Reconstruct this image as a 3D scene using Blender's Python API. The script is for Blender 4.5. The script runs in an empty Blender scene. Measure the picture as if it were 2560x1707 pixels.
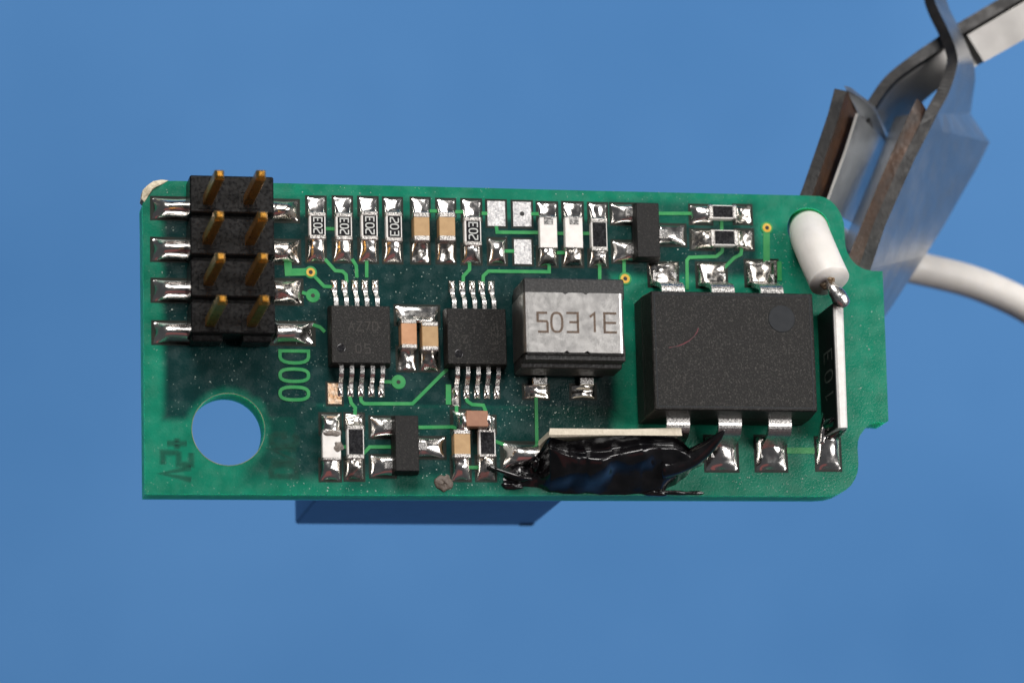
import bpy, math, random
from mathutils import Vector, Matrix, geometry, noise

random.seed(7)
MM = 0.001
scene = bpy.context.scene
COL = scene.collection

# ------------------------------------------------------------------ camera
W, H = 2560.0, 1707.0            # photograph size in pixels
DIST = 180.0                     # lens to board centre, mm
FPX = 52.0 * DIST                # 52 px per mm at the board centre
BOARD_Z = 220.0                  # board centre above the blue paper, mm
CAM_Z = BOARD_Z + DIST
cam = bpy.data.objects.new('camera', bpy.data.cameras.new('camera'))
COL.objects.link(cam)
cam.location = (0, 0, CAM_Z * MM)
cam.data.sensor_width = 36.0
cam.data.lens = 36.0 * FPX / W
cam.data.clip_start = 0.005
cam.data.clip_end = 20.0
cam.data.dof.use_dof = True
cam.data.dof.focus_distance = (DIST - 0.8) * MM
cam.data.dof.aperture_fstop = 56.0
scene.camera = cam

# ------------------------------------------------------------------ light
world = bpy.data.worlds.new('World')
scene.world = world
world.use_nodes = True
world.node_tree.nodes['Background'].inputs[0].default_value = (0.90, 0.93, 1.0, 1)
world.node_tree.nodes['Background'].inputs[1].default_value = 0.065


def area(name, loc, size, power, color, target=(0, 0, BOARD_Z)):
    l = bpy.data.lights.new(name, 'AREA')
    l.shape = 'RECTANGLE'
    l.size, l.size_y = size[0] * MM, size[1] * MM
    l.energy = power
    l.color = color
    o = bpy.data.objects.new(name, l)
    COL.objects.link(o)
    o.location = Vector(loc) * MM
    o.rotation_euler = (Vector(target) - Vector(loc)).to_track_quat('-Z', 'Y').to_euler()
    return o


area('softbox_top', (-20, 335, 440), (210, 230), 2.1, (1.0, 0.97, 0.94))
area('softbox_right', (325, 50, 400), (170, 180), 1.05, (1.0, 0.97, 0.95))
area('lamp_near_lens', (215, 48, 492), (70, 90), 0.28, (1.0, 0.97, 0.95))
area('red_reflection_fill', (-20, -240, 440), (280, 150), 0.022, (1.0, 0.13, 0.09))  # added light; stands in for an unseen red object mirrored in the solder

scene.view_settings.view_transform = 'Standard'
scene.view_settings.look = 'None'
scene.view_settings.exposure = 0.0
scene.view_settings.gamma = 1.0
scene.view_settings.use_curve_mapping = False
scene.render.engine = 'CYCLES'

# ------------------------------------------------------------------ board frame
TX, TY, ROLL = math.radians(12), math.radians(11), math.radians(1.5)
n = Vector((math.sin(TY), math.sin(TX), 0))
n.z = math.sqrt(1 - n.dot(n))
ex = Vector((math.cos(ROLL), math.sin(ROLL), 0))
ex = (ex - n * ex.dot(n)).normalized()
ey = n.cross(ex)
BR = Matrix((ex, ey, n)).transposed()        # board axes as columns
BRI = BR.transposed()


def U(px, py, h=0.0):
    """pixel of the photograph -> board coordinates (mm) on the plane at height h"""
    d = Vector(((px - W / 2) / FPX, -(py - H / 2) / FPX, -1.0))
    o = Vector((0, 0, -DIST)) + n * h
    t = n.dot(o) / n.dot(d)
    q = BRI @ (d * t - Vector((0, 0, -DIST)))
    return Vector((q.x, q.y, h))


def rect(x0, y0, x1, y1, h=0.0):
    """pixel box -> axis aligned board box (xa, ya, xb, yb) at height h"""
    a, b = U(x0, (y0 + y1) / 2, h), U(x1, (y0 + y1) / 2, h)
    c, d = U((x0 + x1) / 2, y1, h), U((x0 + x1) / 2, y0, h)
    return a.x, c.y, b.x, d.y


# ------------------------------------------------------------------ materials
def new_mat(name):
    m = bpy.data.materials.new(name)
    m.use_nodes = True
    nt = m.node_tree
    return m, nt, nt.nodes['Principled BSDF']


def mm_coords(nt, scale=1000.0):
    tc = nt.nodes.new('ShaderNodeTexCoord')
    v = nt.nodes.new('ShaderNodeVectorMath')
    v.operation = 'SCALE'
    v.inputs[3].default_value = scale
    nt.links.new(tc.outputs['Object'], v.inputs[0])
    return v.outputs[0]


def noise_node(nt, co, scale, detail=3, rough=0.55):
    oi = nt.nodes.new('ShaderNodeObjectInfo')
    mu = nt.nodes.new('ShaderNodeMath'); mu.operation = 'MULTIPLY'
    mu.inputs[1].default_value = 60
    nt.links.new(oi.outputs['Random'], mu.inputs[0])
    t = nt.nodes.new('ShaderNodeTexNoise')
    t.noise_dimensions = '4D'
    t.inputs['Scale'].default_value = scale
    t.inputs['Detail'].default_value = detail
    t.inputs['Roughness'].default_value = rough
    nt.links.new(co, t.inputs['Vector'])
    nt.links.new(mu.outputs[0], t.inputs['W'])
    return t.outputs['Fac']


def ramp(nt, fac, stops):
    r = nt.nodes.new('ShaderNodeValToRGB')
    el = r.color_ramp.elements
    while len(el) < len(stops):
        el.new(0.5)
    for e, (p, c) in zip(el, stops):
        e.position = p
        e.color = (*c, 1) if len(c) == 3 else c
    nt.links.new(fac, r.inputs[0])
    return r.outputs[0]


def mapr(nt, v, a, b, c, d):
    m = nt.nodes.new('ShaderNodeMapRange')
    m.interpolation_type = 'SMOOTHSTEP'
    for i, x in enumerate((a, b, c, d)):
        m.inputs[1 + i].default_value = x
    nt.links.new(v, m.inputs[0])
    return m.outputs[0]


def mat(name, c1, c2=None, rough=0.5, rough2=None, metal=0.0, scale=3.0, detail=3, bump=0.0, bscale=20.0,
        coat=0.0, spec=0.5, lo=0.35, hi=0.65, sss=0.0, coat_rough=0.1):
    m, nt, p = new_mat(name)
    co = mm_coords(nt)
    f = noise_node(nt, co, scale, detail)
    nt.links.new(ramp(nt, f, [(lo, c1), (hi, c2 or c1)]), p.inputs['Base Color'])
    if rough2 is None:
        p.inputs['Roughness'].default_value = rough
    else:
        g = noise_node(nt, co, scale * 2.3, 2)
        nt.links.new(mapr(nt, g, 0.3, 0.7, rough, rough2), p.inputs['Roughness'])
    p.inputs['Metallic'].default_value = metal
    p.inputs['Coat Weight'].default_value = coat
    p.inputs['Coat Roughness'].default_value = coat_rough
    p.inputs['Specular IOR Level'].default_value = spec
    if sss:
        p.inputs['Subsurface Weight'].default_value = sss
        p.inputs['Subsurface Radius'].default_value = (0.0006, 0.0005, 0.0004)
        p.inputs['Subsurface Scale'].default_value = 1.0
    if bump:
        b = nt.nodes.new('ShaderNodeBump')
        b.inputs['Strength'].default_value = 1.0
        b.inputs['Distance'].default_value = bump * MM
        nt.links.new(noise_node(nt, co, bscale, 3), b.inputs['Height'])
        nt.links.new(b.outputs[0], p.inputs['Normal'])
    return m


def speckled(name, base, fleck, scale, thr, rough, bump, bscale=14, spec=0.5):
    """moulded plastic with pale mineral flecks"""
    m, nt, p = new_mat(name)
    co = mm_coords(nt)
    f = noise_node(nt, co, scale, 2, 0.7)
    c = ramp(nt, f, [(0.30, tuple(x * 0.55 for x in base)), (thr - 0.06, base), (thr + 0.10, fleck)])
    nt.links.new(c, p.inputs['Base Color'])
    p.inputs['Roughness'].default_value = rough
    p.inputs['Specular IOR Level'].default_value = spec
    b = nt.nodes.new('ShaderNodeBump')
    b.inputs['Distance'].default_value = bump * MM
    nt.links.new(noise_node(nt, co, bscale, 2, 0.6), b.inputs['Height'])
    nt.links.new(b.outputs[0], p.inputs['Normal'])
    return m


def board_material():
    m, nt, p = new_mat('solder_mask_green')
    co = mm_coords(nt)
    sep = nt.nodes.new('ShaderNodeSeparateXYZ')
    nt.links.new(co, sep.inputs[0])

    def math_(op, a, b=None):
        k = nt.nodes.new('ShaderNodeMath'); k.operation = op
        for i, v in enumerate((a, b)):
            if v is None: continue
            if isinstance(v, (int, float)): k.inputs[i].default_value = v
            else: nt.links.new(v, k.inputs[i])
        return k.outputs[0]

    wob = math_('MULTIPLY', math_('SUBTRACT', noise_node(nt, co, 1.3, 3), 0.5), 0.5)

    def box_mask(x0, y0, x1, y1, soft, amt):
        xa, ya, xb, yb = rect(x0, y0, x1, y1)
        dx = math_('SUBTRACT', math_('ABSOLUTE', math_('SUBTRACT', sep.outputs[0], (xa + xb) / 2)), (xb - xa) / 2)
        dy = math_('SUBTRACT', math_('ABSOLUTE', math_('SUBTRACT', sep.outputs[1], (ya + yb) / 2)), (yb - ya) / 2)
        d = math_('ADD', math_('MAXIMUM', dx, dy), math_('MULTIPLY', wob, min(1, soft)))
        return mapr(nt, d, -soft, soft, amt, 0.0)

    mask = None
    # inner copper plane that darkens the laminate from below
    for b in ((409, 540, 1530, 1020, 0.28, 1.0), (720, 1000, 1400, 1200, 0.55, 0.95), (409, 960, 800, 1050, 0.25, 0.95), (620, 1000, 800, 1195, 0.9, 0.8),
              (1480, 556, 1893, 690, 0.3, 0.95), (690, 500, 1500, 580, 0.22, 0.42), (1520, 505, 1890, 580, 0.3, 0.6),
              (1310, 960, 1530, 1125, 0.3, 0.88), (860, 1170, 1500, 1232, 0.4, 0.62), (460, 500, 690, 860, 0.25, 1.0)):
        k = box_mask(*b)
        mask = k if mask is None else math_('MAXIMUM', mask, k)
    # clearance ring round the mounting hole
    hc = U(571, 1073)
    v = nt.nodes.new('ShaderNodeVectorMath'); v.operation = 'DISTANCE'
    nt.links.new(co, v.inputs[0]); v.inputs[1].default_value = (hc.x, hc.y, 0)
    mask = math_('MULTIPLY', mask, mapr(nt, math_('ADD', v.outputs['Value'], wob), 1.75, 2.25, 0.35, 1.0))

    light = ramp(nt, noise_node(nt, co, 0.9, 5), [(0.3, (0.004, 0.115, 0.068)), (0.7, (0.0065, 0.170, 0.102))])
    dark = ramp(nt, noise_node(nt, co, 0.8, 4), [(0.25, (0.0022, 0.019, 0.0185)), (0.75, (0.0025, 0.029, 0.029))])
    mix = nt.nodes.new('ShaderNodeMix'); mix.data_type = 'RGBA'
    nt.links.new(mask, mix.inputs[0]); nt.links.new(light, mix.inputs[6]); nt.links.new(dark, mix.inputs[7])
    # pale flux crumbs
    vo = nt.nodes.new('ShaderNodeTexVoronoi')
    vo.inputs['Scale'].default_value = 5.5
    nt.links.new(co, vo.inputs['Vector'])
    spot = mapr(nt, vo.outputs['Distance'], 0.05, 0.15, 1.0, 0.0)
    keep = mapr(nt, noise_node(nt, co, 0.8, 3), 0.44, 0.62, 0.0, 0.95)
    spot = math_('MULTIPLY', spot, keep)
    mix2 = nt.nodes.new('ShaderNodeMix'); mix2.data_type = 'RGBA'
    nt.links.new(spot, mix2.inputs[0]); nt.links.new(mix.outputs[2], mix2.inputs[6])
    mix2.inputs[7].default_value = (0.24, 0.34, 0.29, 1)
    nt.links.new(mix2.outputs[2], p.inputs['Base Color'])
    nt.links.new(mapr(nt, noise_node(nt, co, 1.6, 4), 0.35, 0.7, 0.20, 0.36), p.inputs['Roughness'])
    p.inputs['Specular IOR Level'].default_value = 0.30
    b = nt.nodes.new('ShaderNodeBump')
    b.inputs['Distance'].default_value = 0.012 * MM
    nt.links.new(math_('ADD', noise_node(nt, co, 9, 3), math_('MULTIPLY', spot, 1.2)), b.inputs['Height'])
    nt.links.new(b.outputs[0], p.inputs['Normal'])
    return m


M = {}
M['board'] = board_material()
M['edge'] = mat('laminate_edge', (0.02, 0.42, 0.24), (0.05, 0.50, 0.30), rough=0.5, spec=0.2, scale=2.5, bump=0.01, bscale=6)
p_ = M['edge'].node_tree.nodes['Principled BSDF']
p_.inputs['Subsurface Weight'].default_value = 1.0          # glass-epoxy laminate lets light through
p_.inputs['Subsurface Radius'].default_value = (0.0006, 0.0022, 0.0014)
p_.inputs['Subsurface Scale'].default_value = 1.0
M['trace'] = mat('masked_copper', (0.020, 0.20, 0.060), (0.045, 0.25, 0.080), rough=0.28, scale=2, bump=0.006, bscale=10)
M['mask_dark'] = mat('mask_opening', (0.005, 0.012, 0.009), (0.014, 0.014, 0.010), rough=0.4, spec=0.25, scale=4)
M['rear_print'] = mat('copper_text_on_rear', (0.003, 0.040, 0.028), (0.005, 0.085, 0.055), rough=0.35, scale=3)
nt_ = M['rear_print'].node_tree
tr_, mx_ = nt_.nodes.new('ShaderNodeBsdfTransparent'), nt_.nodes.new('ShaderNodeMixShader')
mx_.inputs[0].default_value = 0.17
nt_.links.new(tr_.outputs[0], mx_.inputs[1])
nt_.links.new(nt_.nodes['Principled BSDF'].outputs[0], mx_.inputs[2])
nt_.links.new(mx_.outputs[0], nt_.nodes['Material Output'].inputs[0])
M['solder'] = mat('solder', (0.80, 0.77, 0.74), (0.88, 0.86, 0.83), rough=0.14, rough2=0.27, metal=1.0, scale=1.5, bump=0.004, bscale=3)
M['solder_dull'] = mat('solder_with_flux', (0.46, 0.42, 0.37), (0.80, 0.77, 0.73), rough=0.14, rough2=0.34, metal=1.0, scale=2.2, bump=0.014, bscale=4)
M['tin'] = mat('tinned_pad', (0.26, 0.26, 0.27), (0.60, 0.59, 0.58), rough=0.34, rough2=0.6, metal=1.0, scale=9, detail=4, bump=0.02, bscale=22)
M['lead'] = mat('tinned_lead', (0.66, 0.64, 0.62), (0.80, 0.78, 0.75), rough=0.20, rough2=0.34, metal=1.0, scale=5, bump=0.006, bscale=18)
M['plate'] = mat('tinned_steel_clip', (0.43, 0.42, 0.41), (0.50, 0.49, 0.475), rough=0.31, rough2=0.38, metal=1.0, scale=1.6, detail=4, bump=0.006, bscale=14)
M['terminal'] = mat('terminal_cap', (0.62, 0.59, 0.56), (0.80, 0.77, 0.73), rough=0.22, rough2=0.42, metal=1.0, scale=6, bump=0.015, bscale=11)
M['gold'] = mat('gold_plated_pin', (0.60, 0.28, 0.045), (0.80, 0.41, 0.08), rough=0.26, rough2=0.40, metal=1.0, scale=4, bump=0.01, bscale=9)
M['gold_ring'] = mat('gold_via_ring', (0.62, 0.36, 0.05), (0.75, 0.50, 0.12), rough=0.35, metal=0.75, scale=5)
M['copper'] = mat('bare_copper_pad', (0.50, 0.30, 0.17), (0.72, 0.60, 0.48), rough=0.3, rough2=0.5, metal=1.0, scale=4, bump=0.03, bscale=8)
M['epoxy'] = speckled('moulded_epoxy', (0.008, 0.0075, 0.007), (0.050, 0.047, 0.042), 13, 0.60, 0.50, 0.022, spec=0.22)
M['epoxy_fine'] = speckled('fine_epoxy', (0.009, 0.0085, 0.0085), (0.035, 0.032, 0.028), 14, 0.62, 0.50, 0.014, spec=0.22)
M['epoxy_smooth'] = mat('smooth_epoxy', (0.008, 0.010, 0.013), (0.012, 0.014, 0.017), spec=0.3, rough=0.40, scale=3, bump=0.004, bscale=20)
M['ferrite'] = speckled('ferrite_core', (0.011, 0.011, 0.011), (0.045, 0.042, 0.040), 9, 0.60, 0.45, 0.03, 7)
M['header'] = mat('header_plastic', (0.004, 0.004, 0.0045), (0.008, 0.008, 0.008), rough=0.24, rough2=0.48, scale=2.5, bump=0.012, bscale=3, spec=0.22)
M['matte_black'] = mat('matte_black_glaze', (0.004, 0.0045, 0.005), (0.007, 0.007, 0.008), rough=0.55, scale=4, spec=0.2)
M['coat'] = mat('resistor_glass', (0.006, 0.006, 0.007), (0.014, 0.014, 0.016), rough=0.14, rough2=0.3, scale=4, bump=0.012, bscale=5)
M['ceramic'] = mat('white_ceramic', (0.62, 0.59, 0.56), (0.70, 0.67, 0.64), rough=0.42, scale=3, bump=0.005, bscale=12, sss=0.2)
M['cream'] = mat('cream_ceramic_edge', (0.46, 0.41, 0.32), (0.56, 0.50, 0.40), rough=0.45, scale=6, bump=0.02, bscale=8)
M['scorch'] = mat('scorched_flux', (0.05, 0.04, 0.035), (0.16, 0.13, 0.11), rough=0.3, scale=4, bump=0.02)
M['tan'] = mat('tan_ceramic', (0.33, 0.205, 0.095), (0.39, 0.25, 0.12), rough=0.42, scale=3, bump=0.006, bscale=14)
M['orange'] = mat('orange_ceramic', (0.40, 0.20, 0.10), (0.46, 0.24, 0.125), rough=0.42, scale=3, bump=0.006, bscale=14)
M['brown'] = mat('brown_ceramic', (0.24, 0.115, 0.070), (0.28, 0.14, 0.085), rough=0.40, scale=3, bump=0.006, bscale=14)
M['ink'] = mat('grey_ink', (0.36, 0.37, 0.36), (0.46, 0.47, 0.45), rough=0.5, scale=6)
M['ink_faint'] = mat('faint_ink', (0.055, 0.060, 0.055), (0.085, 0.09, 0.08), rough=0.5, scale=6)
M['ink_chip'] = mat('laser_mark', (0.009, 0.0075, 0.006), (0.015, 0.011, 0.0075), rough=0.6, scale=6)
M['burn'] = mat('laser_burn', (0.050, 0.030, 0.018), (0.105, 0.066, 0.04), rough=0.6, scale=7)
M['red'] = mat('red_pen', (0.030, 0.008, 0.010), (0.16, 0.008, 0.020), rough=0.45, scale=2.5)
M['silicone'] = mat('white_silicone', (0.55, 0.53, 0.50), (0.60, 0.575, 0.545), rough=0.45, scale=1.2, sss=0.35, bump=0.006, bscale=5)
M['tar'] = mat('black_glossy_paint', (0.003, 0.003, 0.004), (0.010, 0.009, 0.010), rough=0.10, rough2=0.26, scale=1.5, bump=0.02, bscale=1.6, coat=0.35, coat_rough=0.08)
M['steel'] = mat('clip_steel', (0.52, 0.53, 0.54), (0.60, 0.61, 0.62), rough=0.36, rough2=0.42, metal=1.0, scale=0.5, detail=5, bump=0.004, bscale=9)
M['arm_steel'] = mat('brushed_arm_steel', (0.30, 0.29, 0.28), (0.36, 0.35, 0.335), rough=0.46, rough2=0.54, metal=1.0, scale=0.5, detail=5)
M['rust'] = mat('rusty_inner_steel', (0.020, 0.013, 0.010), (0.060, 0.026, 0.011), rough=0.38, rough2=0.6, metal=0.2, scale=0.7, detail=7, bump=0.04, bscale=3)
M['edge_dark_reflection'] = mat('cut_edge_dark_reflection', (0.005, 0.005, 0.006), (0.022, 0.020, 0.019), rough=0.40, rough2=0.6, spec=0.3, metal=0.0, scale=0.8, detail=6, bump=0.03, bscale=3)  # steel edge mirroring dark surroundings, painted in as near-black
M['grey_edge'] = mat('dull_grey_edge', (0.16, 0.155, 0.15), (0.26, 0.25, 0.24), rough=0.5, scale=0.8)
M['blue_box'] = mat('blue_plastic_case', (0.028, 0.115, 0.36), (0.034, 0.13, 0.40), rough=0.42, scale=1.2, bump=0.015, bscale=3)
M['fibre'] = mat('broken_glass_fibre', (0.42, 0.36, 0.25), (0.62, 0.55, 0.42), rough=0.7, scale=5, bump=0.08, bscale=5)
M['hole_rim'] = mat('pale_mask_rim', (0.06, 0.12, 0.07), (0.22, 0.22, 0.13), rough=0.5, scale=1.5)  # thin paler line round the mounting hole
M['smudge'] = mat('brown_flux_smudge', (0.055, 0.040, 0.030), (0.10, 0.075, 0.06), rough=0.55, scale=5, bump=0.05, bscale=7)
M['flux'] = mat('amber_flux', (0.16, 0.10, 0.05), (0.42, 0.34, 0.24), rough=0.35, scale=2, bump=0.02, bscale=5)
M['crumb'] = mat('pale_flux_crumb', (0.22, 0.30, 0.26), (0.48, 0.52, 0.48), rough=0.25, scale=4)
M['hole_shade'] = mat('hole_shade_disc', (0.004, 0.004, 0.003), rough=0.6)  # black for flat discs; the shade inside a drilled hole is painted


def paper_material():
    m, nt, p = new_mat('blue_paper')
    co = mm_coords(nt)
    f = noise_node(nt, co, 0.018, 5, 0.55)
    nt.links.new(ramp(nt, f, [(0.3, (0.070, 0.222, 0.505)), (0.7, (0.098, 0.274, 0.590))]), p.inputs['Base Color'])
    p.inputs['Roughness'].default_value = 0.85
    p.inputs['Specular IOR Level'].default_value = 0.2
    return m


M['paper'] = paper_material()

# ------------------------------------------------------------------ mesh helpers
ORG = {}                          # board-space origin (mm) of every built object


class MB:
    def __init__(self):
        self.v, self.f, self.mi = [], [], []

    def add(self, vs, fs, mi=0):
        o = len(self.v)
        self.v += [Vector(p) for p in vs]
        self.f += [tuple(i + o for i in f) for f in fs]
        self.mi += [mi] * len(fs)
        return self

    def convex(self, vs, fs, mi=0):
        c = sum((Vector(p) for p in vs), Vector()) / len(vs)
        out = []
        for f in fs:
            a, b, d = (Vector(vs[f[i]]) for i in (0, 1, 2))
            nn = (b - a).cross(d - a)
            mid = sum((Vector(vs[i]) for i in f), Vector()) / len(f)
            out.append(tuple(f) if nn.dot(mid - c) >= 0 else tuple(reversed(f)))
        return self.add(vs, out, mi)

    def box(self, x0, y0, z0, x1, y1, z1, b=0.03, taper=0.0, mi=0):
        """chamfered box; taper pulls the top in by that many mm"""
        lo, hi = (min(x0, x1), min(y0, y1), min(z0, z1)), (max(x0, x1), max(y0, y1), max(z0, z1))
        b = min(b, *(0.45 * (h - l) for l, h in zip(lo, hi)))
        idx, vs = {}, []
        for sx in (0, 1):
            for sy in (0, 1):
                for sz in (0, 1):
                    for ax in range(3):
                        s = (sx, sy, sz)
                        p = [(hi[i] if s[i] else lo[i]) for i in range(3)]
                        for i in range(3):
                            if i != ax:
                                p[i] += -b if s[i] else b
                        if taper:
                            k = (p[2] - lo[2]) / (hi[2] - lo[2]) * taper
                            p[0] += -k if sx else k
                            p[1] += -k if sy else k
                        idx[s + (ax,)] = len(vs)
                        vs.append(p)
        fs = []
        for ax in range(3):
            o1, o2 = [i for i in range(3) if i != ax]
            for s in (0, 1):
                q = []
                for a, c in ((0, 0), (1, 0), (1, 1), (0, 1)):
                    k = [0, 0, 0]; k[ax] = s; k[o1] = a; k[o2] = c
                    q.append(idx[tuple(k) + (ax,)])
                fs.append(q)
            for a in (0, 1):
                for c in (0, 1):
                    k0, k1 = [0, 0, 0], [0, 0, 0]
                    k0[o1] = k1[o1] = a; k0[o2] = k1[o2] = c
                    k1[ax] = 1
                    fs.append([idx[tuple(k0) + (o1,)], idx[tuple(k1) + (o1,)], idx[tuple(k1) + (o2,)], idx[tuple(k0) + (o2,)]])
        for s in [(a, c, d) for a in (0, 1) for c in (0, 1) for d in (0, 1)]:
            fs.append([idx[s + (0,)], idx[s + (1,)], idx[s + (2,)]])
        return self.convex(vs, fs, mi)

    def prism(self, quad, z0, z1=None, mi=0):
        """four board points (top) dropped straight down to z0"""
        k = len(quad)
        vs = [tuple(p) for p in quad] + [(p[0], p[1], z0) for p in quad]
        fs = [list(range(k)), list(range(k, 2 * k))] + [[i, (i + 1) % k, k + (i + 1) % k, k + i] for i in range(k)]
        return self.convex(vs, fs, mi)

    def grid(self, fn, nu, nv, mi=0, flip=False):
        vs = [fn(i / nu, j / nv) for j in range(nv + 1) for i in range(nu + 1)]
        fs = []
        for j in range(nv):
            for i in range(nu):
                a = j * (nu + 1) + i
                q = (a, a + 1, a + nu + 2, a + nu + 1)
                fs.append(tuple(reversed(q)) if flip else q)
        return self.add(vs, fs, mi)

    def tube(self, pts, radii, seg=12, cap=True, mi=0):
        pts = [Vector(p) for p in pts]
        if not isinstance(radii, (list, tuple)):
            radii = [radii] * len(pts)
        up = Vector((0.3, 0.2, 1)).normalized()
        vs, fs = [], []
        for i, p in enumerate(pts):
            t = (pts[min(i + 1, len(pts) - 1)] - pts[max(i - 1, 0)]).normalized()
            a = (up - t * up.dot(t)).normalized()
            up = a
            b = t.cross(a)
            for k in range(seg):
                w = 2 * math.pi * k / seg
                vs.append(p + (a * math.cos(w) + b * math.sin(w)) * radii[i])
        for i in range(len(pts) - 1):
            for k in range(seg):
                fs.append((i * seg + k, i * seg + (k + 1) % seg, (i + 1) * seg + (k + 1) % seg, (i + 1) * seg + k))
        if cap:
            fs.append(tuple(reversed(range(seg))))
            fs.append(tuple(range((len(pts) - 1) * seg, len(pts) * seg)))
        return self.add(vs, fs, mi)

    def build(self, name, mats, parent=None, origin=None, smooth=False):
        if not isinstance(mats, (list, tuple)):
            mats = [mats]
        if origin is None:
            lo = Vector([min(p[i] for p in self.v) for i in range(3)])
            hi = Vector([max(p[i] for p in self.v) for i in range(3)])
            origin = Vector(((lo.x + hi.x) / 2, (lo.y + hi.y) / 2, lo.z))
        origin = Vector(origin)
        me = bpy.data.meshes.new(name)
        me.from_pydata([tuple((p - origin) * MM) for p in self.v], [], self.f)
        for k in mats:
            me.materials.append(M[k] if isinstance(k, str) else k)
        me.polygons.foreach_set('material_index', self.mi)
        if smooth:
            me.polygons.foreach_set('use_smooth', [True] * len(me.polygons))
        me.update()
        o = bpy.data.objects.new(name, me)
        COL.objects.link(o)
        ORG[o.name] = origin
        if parent is not None:
            o.parent = parent
            o.location = (origin - ORG[parent.name]) * MM
        return o


def empty(name, board_pos, label, category):
    """a thing: an Empty standing in the board's tilted frame"""
    o = bpy.data.objects.new(name, None)
    COL.objects.link(o)
    o.empty_display_size = 0.005
    board_pos = Vector(board_pos)
    o.matrix_world = Matrix.Translation((BR @ board_pos + Vector((0, 0, BOARD_Z))) * MM) @ BR.to_4x4()
    ORG[o.name] = board_pos
    o['label'] = label
    o['category'] = category
    return o


def catmull(pts, per=8):
    pts = [Vector(p) for p in pts]
    P = [pts[0] * 2 - pts[1]] + pts + [pts[-1] * 2 - pts[-2]]
    out = []
    for i in range(1, len(P) - 2):
        a, b, c, d = P[i - 1], P[i], P[i + 1], P[i + 2]
        for k in range(per):
            t = k / per
            out.append(0.5 * ((2 * b) + (c - a) * t + (2 * a - 5 * b + 4 * c - d) * t * t + (3 * b - a - 3 * c + d) * t ** 3))
    out.append(pts[-1])
    return out


def ribbon(mb, pts, w, z0, z1, closed=False):
    """flat strip with thickness on the board, pts = board xy"""
    P = [Vector((p[0], p[1])) for p in pts]
    k = len(P)
    L, R = [], []
    for i in range(k):
        if closed:
            d0, d1 = P[i] - P[i - 1], P[(i + 1) % k] - P[i]
        else:
            d0 = P[i] - P[i - 1] if i else P[1] - P[0]
            d1 = P[i + 1] - P[i] if i < k - 1 else P[i] - P[i - 1]
        d0, d1 = d0.normalized(), d1.normalized()
        t = (d0 + d1)
        t = t.normalized() if t.length > 1e-6 else d1
        nn = Vector((-t.y, t.x))
        m = 1 / max(0.5, nn.dot(Vector((-d1.y, d1.x))))
        L.append(P[i] + nn * w / 2 * m); R.append(P[i] - nn * w / 2 * m)
    vs, fs = [], []
    for l, r in zip(L, R):
        vs += [(l.x, l.y, z1), (r.x, r.y, z1), (l.x, l.y, z0), (r.x, r.y, z0)]
    for i in range(k if closed else k - 1):
        a, b = 4 * i, 4 * ((i + 1) % k)
        fs += [(a, a + 1, b + 1, b), (a + 2, a, b, b + 2), (a + 1, a + 3, b + 3, b + 1)]
    if not closed:
        fs += [(0, 2, 3, 1), (4 * k - 4, 4 * k - 3, 4 * k - 1, 4 * k - 2)]
    mb.add(vs, fs)
    return mb


GLYPH = {
    '0': [[(.5 + .5 * math.copysign(abs(math.cos(a)) ** .75, math.cos(a)), .5 + .5 * math.copysign(abs(math.sin(a)) ** .75, math.sin(a)))
           for a in [2 * math.pi * k / 24 for k in range(24)]] + [(1.0, .5)]],
    '1': [[(.15, .80), (.6, 1), (.6, 0)]],
    '2': [[(0, 1), (.85, 1), (1, .9), (1, .62), (0, .28), (0, 0), (1, 0)]],
    '3': [[(0, 1), (1, 1), (1, 0), (0, 0)], [(.25, .52), (1, .52)]],
    '5': [[(1, 1), (0, 1), (0, .56), (.9, .56), (1, .48), (1, 0), (0, 0)]],
    '7': [[(0, 1), (1, 1), (.4, 0)]],
    'E': [[(1, 1), (0, 1), (0, 0), (1, 0)], [(0, .5), (.95, .5)]],
    'D': [[(0, 0), (0, 1), (.5, 1), (.72, .96), (.88, .86), (.97, .70), (1, .5), (.97, .30), (.88, .14), (.72, .04), (.5, 0), (0, 0)]],
    'Z': [[(0, 1), (1, 1), (0, 0), (1, 0)]],
    'L': [[(0, 1), (0, 0), (1, 0)]],
    'A': [[(0, 0), (.5, 1), (1, 0)], [(.2, .4), (.8, .4)]],
    '+': [[(.5, .15), (.5, .85)], [(.05, .5), (.40, .5)], [(.60, .5), (.95, .5)]],
    'V': [[(0, 1), (.5, 0), (1, 1)]],
    'G': [[(1, .85), (.7, 1), (.25, 1), (0, .75), (0, .25), (.25, 0), (.8, 0), (1, .2), (1, .5), (.6, .5)]],
    'N': [[(0, 0), (0, 1), (1, 0), (1, 1)]],
}


def glyph_mesh(mb, ch, o, ux, uy, w, h, stroke, lift, flat_n):
    """one character as flat strokes; o lower-left corner, ux/uy unit reading and up directions"""
    o, ux, uy, fn = Vector(o), Vector(ux), Vector(uy), Vector(flat_n)
    tmp = MB()
    for line in GLYPH[ch]:
        pts = [(x * w, y * h) for x, y in line]
        closed = pts[0] == pts[-1]
        ribbon(tmp, pts[:-1] if closed else pts, stroke, 0, 1, closed)
    vs = [o + ux * p.x + uy * p.y + fn * (lift * (0.15 + 0.85 * p.z)) for p in tmp.v]
    fs = tmp.f if ux.cross(uy).dot(fn) > 0 else [tuple(reversed(f)) for f in tmp.f]
    mb.add(vs, fs)
    return mb


def nz(x, y, s=1.0, seed=0.0):
    return noise.noise(Vector((x * s, y * s, seed * 7.31)))


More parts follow.
